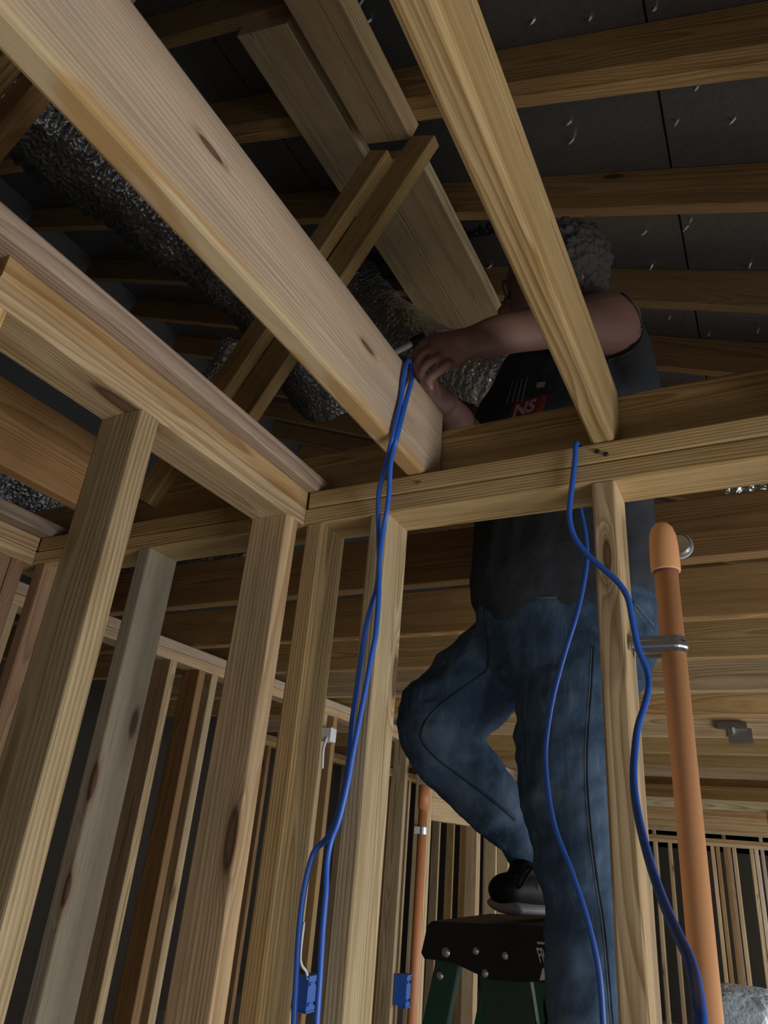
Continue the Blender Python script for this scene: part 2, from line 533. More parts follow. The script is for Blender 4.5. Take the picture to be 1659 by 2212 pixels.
# maker's lettering on the foil
def text_mesh(s, bold=.0):
    cu = bpy.data.curves.new('t', 'FONT')
    cu.body = s
    cu.offset = bold
    cu.resolution_u = 3
    o = bpy.data.objects.new('t', cu)
    C.objects.link(o)
    dg = bpy.context.evaluated_depsgraph_get()
    dg.update()
    me = bpy.data.meshes.new_from_object(o.evaluated_get(dg))
    vs_ = [v.co.copy() for v in me.vertices]
    fs = [tuple(p.vertices) for p in me.polygons]
    bpy.data.objects.remove(o)
    x0 = min(v.x for v in vs_); x1 = max(v.x for v in vs_)
    y0 = min(v.y for v in vs_); y1 = max(v.y for v in vs_)
    return [((v.x - x0) / (x1 - x0), (v.y - y0) / (y1 - y0)) for v in vs_], fs
tv, tf = text_mesh('TechShield', .02)
A0, A1, A2 = on_roof(992, 519, 3.649), on_roof(1122, 497, 3.649), on_roof(990, 494, 3.649)
mesh_obj('foil_lettering', [A0 + (A1 - A0) * u + (A2 - A0) * v_ + N_DN * .001 for u, v_ in tv], tf, INK, roof)

# ------------------------------------------------------------------ ceiling joists
ceil = empty('ceiling', (0, 0, ZT), label='open ceiling framing of pine joists with no boards fixed', cat='ceiling', kind='structure')
J1X, J2X = -.5533, -.2035
board('ceiling_joist', (J1X + T / 2, -1.6, ZT + .0905), (J1X + T / 2, 1.118, ZT + .0905), .179, T, (0, 0, 1), WJ, ceil, .006,
      'big weathered joist with the blue cable over it',
      [(V((J1X + T, .395, ZT + .118)), .0055), (V((J1X + T, .80, ZT + .115)), .0055)])
board('ceiling_joist', (J2X + T / 2, -1.6, ZT + .0765), (J2X + T / 2, 1.118, ZT + .0765), .151, T, (0, 0, 1), WY, ceil, .006,
      'pale joist crossing in front of the man')
board('ceiling_joist', (-1.349, -1.6, ZT + .091), (-1.349, 1.02, ZT + .091), .181, T, (0, 0, 1), WB, ceil)
for k, xq in enumerate((.205, .61, 1.02, 1.42, 1.83, 2.24)):
    board('ceiling_joist', (xq, -1.6, ZT + .091), (xq, 1.118, ZT + .091), .18, T, (0, 0, 1), WL, ceil)
board('rim_joist', (-1.9, 1.142, ZT + .0705), (2.3, 1.142, ZT + .0705), .14, T, (0, 0, 1), WO, ceil, label='rim board standing behind the joist ends')
jy = [1.612, 2.066, 2.52, 3.052, 3.58, 4.211, 4.88, 5.565, 6.25, 6.95, 7.65, 8.35]
for k, y in enumerate(jy):
    th = .044
    board('ceiling_joist', (-3.6, y + th / 2, ZT + .0755), (2.2, y + th / 2, ZT + .0755), .15, th, (0, 0, 1), (WB, WO, WO, WL)[min(k, 3) if k < 4 else 1 + k % 3], ceil)  # first joists in browner pine: their shade is put into the wood colour
board('dropped_beam', (-2.6, 6.03, 2.262), (2.3, 6.03, 2.262), .062, .09, (0, 0, 1), WL, ceil)
for k in range(8):
    y = 6.35 + k * .36
    z = 2.262 - k * .0135
    board('ceiling_joist', (-2.9, y, z + .071), (2.2, y, z + .071), .14, .04, (0, 0, 1), WL if k % 2 else WO, ceil)

# ------------------------------------------------------------------ stud walls
def stud(parent, x, y, along, mat, top=ZP, bot=T, label=None, knots=(), t=T, wd=W):
    """x,y = low corner; along = axis the wall runs on"""
    if along == 'x':
        c = V((x + t / 2, y + wd / 2, 0)); wdv = (0, 1, 0)
    else:
        c = V((x - wd / 2, y + t / 2, 0)); wdv = (1, 0, 0)
    return board('stud', c + V((0, 0, bot)), c + V((0, 0, top)), wd, t, wdv, mat, parent, .004, label, knots)

def plates(parent, a, b, wdv, mats, z=ZT, n=2, wd=W, name='top_plate', kn=()):
    for i in range(n):
        zz = V((0, 0, z - T * (i + .5)))
        board(name, V(a) + zz, V(b) + zz, wd, T - .0008, wdv, mats[i % len(mats)], parent, .0035, knots=kn if i == n - 1 else ())

# the wall across the picture (runs along x), on both sides of the left wall
wr = empty('wall_right', (0, Y0, 0), label='open stud wall with double top plate running across the middle', cat='wall', kind='structure')
yc = Y0 + W / 2
board('top_plate', (X0 + .004, yc, ZT - T / 2), (2.55, yc, ZT - T / 2), W, T - .001, (0, 1, 0), WY, wr, .0035)
board('top_plate', (-1.70, yc, ZT - T * 1.5), (2.55, yc, ZT - T * 1.5), W, T - .001, (0, 1, 0), WY, wr, .0035)
board('top_plate', (-1.60, yc, ZT - T / 2), (X0 - .004, yc, ZT - T / 2), W, T - .001, (0, 1, 0), WO, wr, .0035)
board('sole_plate', (-1.70, yc, T / 2), (2.55, yc, T / 2), W, T, (0, 1, 0), WO, wr)
stud(wr, -.7685, Y0, 'x', WY)
stud(wr, -.622, Y0, 'x', WL, knots=[((-.584, Y0 + .078, 2.10), .010)])
stud(wr, -.2063, Y0, 'x', WL, knots=[((-.187, Y0, 2.262), .0075)])
for xq in (.21, .616, 1.022, 1.43, 1.835, 2.24):
    stud(wr, xq, Y0, 'x', WL)
stud(wr, -1.234, Y0, 'x', WG, knots=[((-1.2, Y0, 1.89), .009), ((-1.2, Y0, 1.70), .008)])
stud(wr, -1.594, Y0, 'x', WR, label='reddish corner stud')
stud(wr, -.905, Y0 + .002, 'x', WB)

# the wall on the left (runs along y, towards the camera)
wl = empty('wall_left', (X0, 0, 0), label='open stud wall with double top plate along the left side', cat='wall', kind='structure')
xc = X0 - W / 2
board('top_plate', (xc, .345, ZT - T / 2), (xc, Y0 - .003, ZT - T / 2), W, T - .001, (1, 0, 0), WY, wl, .0035, 'amber upper plate that stops short of the frame edge')
board('top_plate', (xc, -1.6, ZT - T * 1.5), (xc, Y0 - .002, ZT - T * 1.5), W, T - .001, (1, 0, 0), WL, wl, .0035,
      knots=[((X0 - .022, .585, ZP), .015)])
board('top_plate', (xc, -1.6, ZT - T / 2), (xc, .325, ZT - T / 2), W, T - .001, (1, 0, 0), WO, wl, .0035)
board('ceiling_nailer', (-.808, -1.6, ZT + T / 2), (-.820, 1.118, ZT + T / 2), .134, T - .001, (1, 0, 0), WN, wl, .0045, 'weathered backing board lying on the plates')
board('sole_plate', (xc, -1.6, T / 2), (xc, Y0, T / 2), W, T, (1, 0, 0), WO, wl)
stud(wl, X0, .597, 'y', WL)
stud(wl, X0, .985, 'y', WL, knots=[((X0 - .014, .985, 1.815), .0125)])
stud(wl, X0, .33, 'y', WY)
for yq in (-.05, -.46, -.87, -1.28):
    stud(wl, X0, yq, 'y', WL)

# third wall, beyond the closet
w3 = empty('wall_far_left', (-1.604, 0, 0), label='stud wall at the far left edge beyond the closet', cat='wall', kind='structure')
x3 = -1.604 - W / 2
board('top_plate', (x3, -1.6, ZT - T / 2), (x3, Y0 - .002, ZT - T / 2), W, T - .001, (1, 0, 0), WL, w3, .0035)
board('top_plate', (x3, -1.6, ZT - T * 1.5), (x3, Y0 - .002, ZT - T * 1.5), W, T - .001, (1, 0, 0), WL, w3, .0035)
board('ceiling_nailer', (-1.632, -1.6, ZT + T / 2), (-1.632, 1.118, ZT + T / 2), .134, T - .001, (1, 0, 0), WN, w3, .0045)
board('sole_plate', (x3, -1.6, T / 2), (x3, Y0, T / 2), W, T, (1, 0, 0), WO, w3)
for yq in (.985, .945, .62, .25, -.15, -.56):
    stud(w3, -1.604, yq, 'y', WR if yq > .9 else WG)

# hall wall in the next room (along y), with a doorway header
wd_ = empty('wall_hall', (-2.0, 0, 0), label='stud wall of the next room receding behind the studs, with a door header', cat='wall', kind='structure')
xd = -2.0 - W / 2
plates(wd_, (xd, 1.25, 0), (xd, 6.9, 0), (1, 0, 0), (WG, WL))
board('sole_plate', (xd, 1.25, T / 2), (xd, 4.43, T / 2), W, T, (1, 0, 0), WO, wd_)
for i, (yq, mt) in enumerate([(1.26, WL), (1.97, WL), (2.135, WB), (2.215, WL), (2.60, WL), (3.045, WL), (3.09, WL), (3.19, WB), (3.62, WL),
                              (4.075, WL), (4.42, WL), (4.462, WL), (5.33, WL), (5.372, WL), (5.75, WL), (6.05, WL), (6.21, WL), (6.6, WL)]):
    stud(wd_, -2.0, yq, 'y', mt)
board('door_header', (xd, 4.505, 2.11), (xd, 5.325, 2.11), .28, .085, (0, 0, 1), WL, wd_)

# wall behind that doorway
wf = empty('wall_beyond_hall', (-3.3, 0, 0), label='row of studs seen through the doorway beyond the hall wall', cat='wall', kind='structure')
plates(wf, (-3.345, 4.2, 0), (-3.345, 11.2, 0), (1, 0, 0), (WB, WO))
board('sole_plate', (-3.345, 4.2, T / 2), (-3.345, 11.2, T / 2), W, T, (1, 0, 0), WO, wf)
yq = 4.4
k = 0
while yq < 11:
    stud(wf, -3.3, yq, 'y', (WB, WL, WG, WL, WO)[k % 5])
    if k % 3 == 1:
        stud(wf, -3.3, yq + .05, 'y', WL)
    yq += .406
    k += 1

# far wall at the right, across the end of the house
wg = empty('wall_far', (0, 9, 0), label='distant row of pale studs under a beam behind the orange pipe', cat='wall', kind='structure')
plates(wg, (-1.65, 9.045, 0), (2.2, 9.045, 0), (0, 1, 0), (WO, WL), z=2.13, n=2)
board('sole_plate', (-1.65, 9.045, T / 2), (2.2, 9.045, T / 2), W, T, (0, 1, 0), WO, wg)
for i, (xq, mt) in enumerate([(-1.60, WB), (-1.30, WL), (-1.15, WL), (-1.03, WB), (-.72, WL), (-.67, WB), (-.56, WR), (-.51, WL), (-.345, WL), (-.30, WG), (-.10, WL), (.02, WL), (.3, WL), (.7, WL), (1.1, WL)]):
    stud(wg, xq, 9.0, 'x', mt, top=2.13 - 2 * T)
wh = empty('wall_far_post', (-.05, 6.0, 0), label='dark post at the right edge under the dropped beam', cat='wall', kind='structure')
board('post', (-.045, 6.0, .01), (-.045, 6.0, 2.225), .09, .09, (1, 0, 0), WB, wh)
wi = empty('wall_end_room', (0, 10.3, 0), label='dim studs in the room beyond the far wall', cat='wall', kind='structure')
for i in range(9):
    stud(wi, -1.9 + i * .406, 10.3, 'x', (WB, WG, WL)[i % 3], top=2.3, bot=0)
board('top_plate', (-2, 10.345, 2.32), (1.8, 10.345, 2.32), W, T, (0, 1, 0), WO, wi)

# nail heads and holes in the plates
for nm, px in (('nail', (906, 1043)), ('nail', (1290, 975)), ('nail', (1309, 981))):
    p = at(*px, 'y', Y0 - .001)
    v, f = loft([p + V((0, .003, 0)), p + V((0, -.0015, 0)), p + V((.0006, -.003, 0))], [.0042, .0042, .0026], ref=(1, 0, 0), seg=8)
    mesh_obj('nail', v, f, STEEL if px[0] < 1000 else INK, wr)

# ------------------------------------------------------------------ ducts
def duct(name, pts, r, mat, label, ribs=.012, pitch=.028, n=None, flatten=1., seg=40, amp=.006, ends=True):
    P = spline(pts, 60)
    L = [0.]
    for a, b in zip(P, P[1:]):
        L.append(L[-1] + (b - a).length)
    step = pitch / 4
    Q, i = [], 0
    s = 0.
    while s < L[-1]:
        while L[i + 1] < s: i += 1
        t = (s - L[i]) / max(1e-6, L[i + 1] - L[i])
        Q.append(P[i].lerp(P[i + 1], t))
        s += step
    rad = [(r if not callable(r) else r(j / len(Q))) + ribs * .5 * math.cos(2 * math.pi * j / 4) for j in range(len(Q))]
    def disp(i, k, an):
        q = V((i * step * 9, math.cos(an) * r_ * 14, math.sin(an) * r_ * 14))
        return amp * noise.fractal(q, 1., 2., 3) * 1.4
    r_ = rad[0]
    v, f = loft(Q, rad, [q * flatten for q in rad], seg=seg, disp=disp)
    o = mesh_obj(name, v, f, mat, None, smooth=True)
    return tag(o, label, 'duct')
d0 = at(40, 215, 'z', 3.30); d1 = at(330, 440, 'z', 3.32); d2 = at(585, 655, 'z', 3.33)
dm = duct('flexible_duct', [d0 + (d0 - d1) * .5, d0, d1, d2, d2 + V((-.10, .5, 0))], .125, FOILD,
     'long dark foil-jacketed flexible duct between the left wall and the big joist', .008, .030, amp=.010)
e0, e1, e2, e3 = at(815, 655, 'y', 1.95), at(880, 712, 'y', 1.85), at(1000, 795, 'y', 1.75), at(1120, 845, 'y', 1.78)
duct('flexible_duct', [e0 + V((-.15, .05, .25)), e0, e1, e2, e3, e3 + V((.2, .1, -.08))], .085, FOIL,
     'crumpled silver foil duct behind the man\'s forearm', .006, .026, amp=.013)
duct('flexible_duct', [(-.02, 2.05, 2.80), (.5, 2.05, 2.80), (1.6, 2.1, 2.80)], .165, FOIL,
     'foil duct strip seen under the right end of the top plate', .01, .03, amp=.008)
duct('flexible_duct', [(-2.25, 1.87, 2.68), (-1.9, 1.86, 2.665), (-1.55, 1.865, 2.675)], .105, FOIL,
     'thin sliver of foil duct between the joists behind the knotty closet stud', .008, .03, amp=.008)
duct('flexible_duct', [(-2.05, .55, 2.78), (-2.02, 1.0, 2.77), (-2.0, 1.5, 2.78)], .15, FOILD,
     'grey foil duct above the plates at the left frame edge', .008, .03, amp=.012)
g0, g1 = at(470, 815, 'y', 1.62), at(512, 742, 'y', 1.62)
duct('duct_boot', [g0 - (g1 - g0) * .5, g0, g1], .055, FOIL, 'small foil duct end beside the long diagonal brace', .006, .03, amp=.006)

# ------------------------------------------------------------------ orange sprinkler pipe
PX, PY = -.1085, 1.088
pipe = empty('sprinkler_pipe', (PX, PY, 0), label='thick orange plastic riser pipe with domed cap beside the right stud', cat='pipe')
tube('pipe', [(PX - .002, PY, .0), (PX - .001, PY, 1.2), (PX, PY, 2.27)], .0172, ORANGE, pipe, 32)
cz = [(2.243, .0212), (2.245, .0218), (2.285, .0216), (2.303, .0200), (2.315, .0165), (2.323, .0105), (2.326, .004)]
tube('end_cap', [(PX, PY, z) for z, r in cz], [r for z, r in cz], ORANGE, pipe, 32)
tube('primer_ring', [(PX, PY, 2.2405), (PX, PY, 2.2435)], .0186, PURPLE, pipe, 32)

strap = empty('pipe_strap', (-.1645, PY, 2.126), label='galvanised strap holding the orange pipe to the right stud', cat='bracket')
def ribbon(name, path, prof, mat, parent, updir=(0, 0, 1)):
    """profile (outward, up) swept along a horizontal path"""
    path = [V(p) for p in path]
    n = len(path); vs_, fs = [], []
    m_ = len(prof)
    for i, p in enumerate(path):
        t = (path[min(i + 1, n - 1)] - path[max(i - 1, 0)]).normalized()
        o_ = t.cross(V(updir)).normalized()
        for a, b in prof:
            vs_.append(p + o_ * a + V(updir) * b)
    for i in range(n - 1):
        for k in range(m_):
            a = i * m_ + k; b = i * m_ + (k + 1) % m_
            fs.append((a, b, b + m_, a + m_))
    fs.append(tuple(range(m_ - 1, -1, -1))); fs.append(tuple(range((n - 1) * m_, n * m_)))
    return mesh_obj(name, vs_, fs, mat, parent, smooth=False)
zs_ = 2.126
hw = .0115
prof = [(0, -hw), (.0015, -hw), (.0015, -.006), (.0034, -.003), (.0034, .003), (.0015, .006), (.0015, hw), (0, hw), (0, .006), (.0018, .003), (.0018, -.003), (0, -.006)]
rs = .0176
pth = [(-.1635, PY - .030, zs_), (-.1630, PY - .020, zs_), (-.158, PY - .0185, zs_), (-.135, PY - rs - .0004, zs_)]
for k in range(15):
    a = math.radians(-90 + k * 180 / 14)
    pth.append((PX + rs * math.cos(a), PY + rs * math.sin(a), zs_))
pth += [(-.135, PY + rs + .0004, zs_), (-.158, PY + .0185, zs_), (-.1630, PY + .020, zs_), (-.1635, PY + .030, zs_)]
ribbon('band', pth, prof, STEEL, strap)
for s in (-1, 1):
    v, f = loft([(-.1655, PY + s * .027, zs_), (-.1615, PY + s * .027, zs_), (-.1605, PY + s * .027, zs_)], [.005, .005, .003], seg=8)
    mesh_obj('screw', v, f, STEEL, strap)

dp = at(1466, 1177, 'y', 1.20)
disc = empty('sprinkler_plate', dp, label='small round metal disc with white rim behind the orange cap', cat='fitting')
v, f = loft([dp + V((0, .004, 0)), dp, dp + V((0, -.004, 0))], [.0205, .0205, .017], ref=(1, 0, 0), seg=28)
mesh_obj('disc', v, f, STEEL, disc)
v, f = loft([dp + V((0, .010, 0)), dp + V((0, .0045, 0))], [.0225, .0225], ref=(1, 0, 0), seg=28)
mesh_obj('rim', v, f, WHITE, disc)

# second, distant orange pipe on the hall wall
qa = at(893, 1680, 'x', -1.955)
py2 = 4.265
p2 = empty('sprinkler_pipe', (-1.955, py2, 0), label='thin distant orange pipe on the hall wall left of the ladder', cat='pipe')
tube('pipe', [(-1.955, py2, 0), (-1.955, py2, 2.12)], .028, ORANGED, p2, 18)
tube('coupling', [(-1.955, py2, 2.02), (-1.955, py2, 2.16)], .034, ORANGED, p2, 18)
s2 = empty('pipe_strap', (-1.99, py2, 1.90), label='small metal clip on the thin distant orange pipe', cat='bracket')
ribbon('band', [(-1.998, py2 + .16, 1.90), (-1.985, py2 + .10, 1.90)] + [(-1.955 + .0335 * math.cos(math.radians(a)), py2 + .0335 * math.sin(math.radians(a)), 1.90) for a in range(90, -91, -20)] + [(-1.985, py2 - .05, 1.90)],
       [(0, -.02), (.003, -.02), (.003, .02), (0, .02)], STEEL, s2)

# ------------------------------------------------------------------ blue cables
def cable(name, px, depth, r, label, extra0=(), extra1=()):
    pts = [at(x, y, 'y', depth(x, y)) for x, y in px]
    P = spline(list(extra0) + pts + list(extra1), 6)
    o = tube(name, P, r, BLUE, None, 12)
    return tag(o, label, 'cable')
def dep1(x, y):
    if y < 1000:
        t = (y - 782) / 218
        return .938 + (1.026 - .938) * t
    return 1.028
left_px = [(866, 862), (848, 945), (836, 995), (820, 1055), (817, 1103), (818, 1163), (819, 1215), (815, 1265), (801, 1313), (788, 1367), (779, 1432), (768, 1508), (760, 1563),
           (755, 1629), (745, 1695), (726, 1771), (706, 1811), (683, 1834), (671, 1861), (656, 1927), (646, 2010), (640, 2109), (635, 2212), (632, 2330)]
right_px = [(878, 862), (857, 945), (844, 1000), (841, 1055), (836, 1103), (827, 1151), (820, 1210), (819, 1250), (818, 1291), (812, 1367), (802, 1421), (790, 1486), (775, 1563),
            (760, 1639), (750, 1695), (732, 1771), (716, 1814), (707, 1861), (704, 1927), (697, 2010), (691, 2109), (684, 2212), (680, 2330)]
def c1pt(x, y, sh):
    if y < 950:
        return at(x, y, 'x', -.5075 + sh)
    return at(x, y, 'y', .902 + min(1., (y - 948) / 170) * .126 - sh)
lp = [c1pt(x, y, -.0015) for x, y in left_px]
rp = [c1pt(x, y, .0055) for x, y in right_px]
top = [at(872, 815, 'x', -.5085), at(879, 786, 'x', -.508) + V((0, 0, .004)), at(889, 788, 'x', -.506) + V((0, 0, .003)), at(890, 815, 'x', -.5045)]
P = spline(list(reversed(lp)) + top + rp, 6)
tag(tube('network_cable', P, .0046, BLUE, None, 12), 'doubled bright blue cable looped over the big joist and hanging down', 'cable')
def dep2(x, y):
    if y < 1440: return 1.0305
    t = min(1., (y - 1440) / 772)
    return 1.0305 - .50 * t ** 1.3
c2 = [(1243, 985), (1237, 1040), (1231, 1090), (1231, 1125), (1241, 1160), (1265, 1194), (1300, 1226), (1335, 1258), (1356, 1292), (1366, 1340), (1379, 1400), (1396, 1445), (1401, 1482),
      (1392, 1525), (1378, 1570), (1371, 1625), (1369, 1690), (1378, 1760), (1400, 1850), (1430, 1940), (1460, 2010), (1488, 2070), (1503, 2125), (1513, 2212), (1518, 2330)]
first = [V((-.222, 1.10, ZT + .009)), V((-.2255, 1.06, ZT + .0075)), V((-.2265, 1.034, ZT - .001))]
cable('network_cable', c2, dep2, .0046, 'single blue cable curving down in front of the right stud', first)
c3 = [(1250, 1062), (1254, 1100), (1264, 1150), (1268, 1205), (1260, 1265), (1245, 1330), (1220, 1410), (1196, 1500), (1182, 1580), (1178, 1640), (1185, 1720), (1201, 1795), (1230, 1870), (1258, 1950), (1280, 2030), (1295, 2110), (1303, 2212), (1308, 2330)]
cable('network_cable', c3, lambda x, y: 1.19, .0042, 'blue cable hanging behind the top plate in front of the jeans', [V((-.262, 1.185, 2.60)), V((-.262, 1.19, 2.52))])

# ------------------------------------------------------------------ small fittings in the background
def outlet_box(px, xw, w_, h_, label):
    p = at(*px, 'x', xw)
    e = empty('outlet_box', p, label=label, cat='electrical box')
    mesh = box('shell', p + V((-.03, -w_ / 2, -h_ / 2)), p + V((.045, w_ / 2, h_ / 2)), BLUEBOX, e)
    for s in (-1, 1):
        for z in (-.3, .3):
            box('ear', p + V((.045, -w_ * .12 + s * w_ * .3, z * h_ - .006)), p + V((.052, w_ * .12 + s * w_ * .3, z * h_ + .006)), INK if s > 0 else BLUEBOX, e)
    rim = .006
    for lo, hi in (((0, -w_ / 2 - rim, -h_ / 2 - rim), (.05, w_ / 2 + rim, -h_ / 2)), ((0, -w_ / 2 - rim, h_ / 2), (.05, w_ / 2 + rim, h_ / 2 + rim))):
        box('flange', p + V(lo), p + V(hi), BLUEBOX, e)
    return e
outlet_box((657, 2142), -1.965, .085, .125, 'blue plastic outlet box low between the corner stud and the cables')
outlet_box((866, 2138), -1.965, .05, .14, 'blue plastic box on the hall wall beside the thin orange pipe')
wp = [at(x, y, 'x', -1.93) for x, y in ((649, 2060), (652, 2085), (662, 2100), (666, 2125))]
tag(tube('white_cable', spline([wp[0] + V((0, 0, .12)), ] + wp, 6), .006, WHITE), 'white cable dropping into the low blue outlet box', 'cable')
wp = [at(x, y, 'x', -1.96) for x, y in ((716, 1580), (708, 1590), (702, 1605), (698, 1622), (696, 1660))]
tag(tube('white_cable', spline(wp, 6), .007, WHITE), 'white cable stapled down the hall wall between the cables and studs', 'cable')
cp = at(716, 1590, 'x', -1.955)
cl = empty('cable_staple', cp, label='white plastic cable clip under the hall wall plate', cat='clip')
box('clip_body', cp + V((-.04, -.035, -.03)), cp + V((.015, .02, .035)), WHITE, cl)
tube('clip_nail', [cp + V((.0, -.01, .03)), cp + V((.0, -.01, .052))], .006, STEEL, cl, 8)

bp = at(1597, 1583, 'y', 4.205)
br = empty('joist_bracket', bp, label='grey galvanised plate bracket on a ceiling joist right of the orange pipe', cat='bracket')
box('plate', bp + V((-.055, -.004, -.055)), bp + V((.06, .004, .02)), STEEL, br)
box('tab', bp + V((-.10, -.03, .015)), bp + V((.04, -.004, .052)), STEEL, br)
box('lip', bp + V((-.03, -.045, -.002)), bp + V((-.02, -.004, .02)), NAIL, br)

tp = at(862, 752, 'y', 1.02)
ta, tb = at(838, 770, 'y', 1.01), at(890, 742, 'y', 1.03)
tl = empty('screwdriver', ta, label='pale tool shaft held behind the big joist by the hand', cat='tool')
tube('shaft', [ta, tb], .006, WHITE, tl, 10)
tube('grip', [tb, tb.lerp(ta, -.5)], .011, BLACK, tl, 12)

# plastic wrapped bundle far away at lower right
wc = at(1610, 2170, 'y', 7.6)
bm = bmesh.new()
bmesh.ops.create_icosphere(bm, subdivisions=4, radius=1)
for v in bm.verts:
    q = v.co.copy()
    q = V([math.copysign(abs(c) ** .45, c) for c in q])
    q = V((q.x * .34, q.y * .4, q.z * (wc.z * .5 + .06)))
    q += V((noise.noise(q * 9), noise.noise(q * 9 + V((5, 0, 0))), 0)) * .05
    v.co = q + V((wc.x, wc.y, wc.z * .5 + .06))
me = bpy.data.meshes.new('bundle'); bm.to_mesh(me); bm.free()
me.materials.append(WRAP)
o = bpy.data.objects.new('wrapped_bundle', me); link(o)
tag(o, 'pale blue plastic-wrapped bundle at the lower right behind the far studs', 'bundle')

# ------------------------------------------------------------------ person on the ladder
def rounded(path, ra, rb=None, ref=(0, 1, 0), seg=20, n=5):
    """closed loft with rounded ends; path samples are smoothed"""
    path = [V(p) for p in path]
    rb = rb or ra
    if len(path) > 2:
        k = 6
        P = spline(path, k)
        def interp(r):
            out = []
            for i in range(len(r) - 1):
                for q in range(k):
                    t = q / k
                    t = t * t * (3 - 2 * t)
                    out.append(r[i] * (1 - t) + r[i + 1] * t)
            return out + [r[-1]]
        A, B = interp(ra), interp(rb)
    else:
        P, A, B = path, list(ra), list(rb)
    d0 = (P[0] - P[1]).normalized(); d1 = (P[-1] - P[-2]).normalized()
    pre, pa, pb, post, qa_, qb_ = [], [], [], [], [], []
    for q in range(n, 0, -1):
        an = math.radians(86) * q / n
        m0, m1 = min(A[0], B[0]), min(A[-1], B[-1])
        pre.append(P[0] + d0 * m0 * math.sin(an)); pa.append(A[0] * math.cos(an)); pb.append(B[0] * math.cos(an))
        post.insert(0, P[-1] + d1 * m1 * math.sin(an)); qa_.insert(0, A[-1] * math.cos(an)); qb_.insert(0, B[-1] * math.cos(an))
    return loft(pre + P + post, pa + A + qa_, pb + B + qb_, ref=ref, seg=seg)

def blob(name, parts, voxel, smooth, mat, parent=None, disp=None):
    """union of rounded lofts, voxel-remeshed and smoothed into one skin"""
    vs_, fs = [], []
    for p in parts:
        v, f = rounded(*p[:1], *p[1:])
        o = len(vs_)
        vs_ += v
        fs += [tuple(i + o for i in q) for q in f]
    me = bpy.data.meshes.new(name)
    me.from_pydata([tuple(v) for v in vs_], [], fs)
    o = bpy.data.objects.new(name, me)
    C.objects.link(o)
    md = o.modifiers.new('r', 'REMESH'); md.mode = 'VOXEL'; md.voxel_size = voxel
    ms = o.modifiers.new('s', 'SMOOTH'); ms.factor = .5; ms.iterations = smooth
    dg = bpy.context.evaluated_depsgraph_get(); dg.update()
    m2 = bpy.data.meshes.new_from_object(o.evaluated_get(dg))
    bpy.data.objects.remove(o)
    bpy.data.meshes.remove(me)
    m2.name = name
    if disp:
        nr = [v.normal.copy() for v in m2.vertices]
        for v, n_ in zip(m2.vertices, nr):
            v.co += n_ * disp(v.co, n_)
    m2.materials.clear(); m2.materials.append(mat)
    m2.polygons.foreach_set('use_smooth', [True] * len(m2.polygons))
    o = bpy.data.objects.new(name, m2)
    link(o, parent)
    return o

def P3(x, y, d):
    return at(x, y, 'y', d)

# body (skin): head, neck, trunk, arms and hands, legs inside the jeans
hd = P3(1192, 597, 1.27)
face = (P3(1085, 640, 1.24) - hd).normalized()
body_parts = [
    ([hd - face * .035 + V((0, 0, .010)), hd + face * .025 + V((0, 0, .006))], [.088, .084], [.094, .090]),
    ([hd + face * .045 + V((0, 0, -.020)), hd + face * .058 + V((0, 0, -.070))], [.066, .050], [.062, .046]),
    ([hd + face * .020 + V((0, 0, -.060)), hd + face * .060 + V((0, 0, -.105))], [.060, .036], [.058, .034]),
    ([hd + face * .094 + V((0, 0, -.010)), hd + face * .122 + V((0, 0, -.052))], [.010, .016]),
    ([hd + face * .045 + V((0, -.072, -.020)), hd + face * .045 + V((0, -.074, -.050))], [.014, .010], [.006, .006], (0, 1, 0)),
    ([P3(1215, 640, 1.30), P3(1262, 730, 1.38)], [.058, .064]),
    ([P3(1262, 740, 1.42), P3(1215, 900, 1.46), P3(1212, 1100, 1.50), P3(1215, 1330, 1.52)], [.10, .11, .12, .12], [.15, .17, .17, .16]),
    # left arm (towards the camera)
    ([P3(1322, 715, 1.36), P3(1308, 700, 1.315), P3(1175, 706, 1.13)], [.066, .073, .045]),
    ([P3(1185, 706, 1.14), P3(1090, 722, 1.06), P3(1000, 745, .995)], [.045, .041, .030]),
    ([P3(1003, 743, .998), P3(968, 757, .985), P3(942, 762, .980)], [.026, .022, .018], [.034, .042, .038], (0, 1, .3)),
    # right arm, reaching behind the big joist
    ([P3(1120, 850, 1.56), P3(1080, 920, 1.46), P3(1032, 975, 1.37)], [.062, .052, .044]),
    ([P3(1032, 975, 1.37), P3(990, 915, 1.25), P3(956, 868, 1.135)], [.044, .040, .029]),
    ([P3(956, 868, 1.135), P3(928, 842, 1.085)], [.022, .018], [.034, .034]),
    # legs
    ([P3(1235, 1430, 1.49), P3(1222, 1750, 1.475), P3(1258, 2150, 1.465), P3(1262, 2330, 1.47)], [.06, .045, .035, .03]),
    ([P3(1150, 1420, 1.57), P3(925, 1570, 1.53), P3(1140, 1825, 1.67), P3(1172, 1880, 1.735)], [.06, .048, .036, .030]),
]
def fingers(chains, r0=.0090):
    out = []
    for ch in chains:
        pts = [P3(*q) for q in ch]
        out.append((pts, [r0 * 1.12, r0, r0 * .94, r0 * .80][:len(pts)], None, (0, 1, 0), 12, 4))
    return out
body_parts += fingers([
    [(948, 738, .985), (914, 745, .965), (896, 768, .952), (897, 793, .950)],
    [(950, 752, .982), (914, 765, .955), (901, 790, .946), (906, 813, .949)],
    [(956, 770, .978), (924, 787, .950), (911, 809, .944), (917, 829, .950)],
    [(968, 787, .976), (940, 808, .952), (926, 823, .946), (931, 838, .953)],
    [(985, 728, 1.006), (938, 729, 1.004), (908, 748, .992), (893, 775, .972)]])
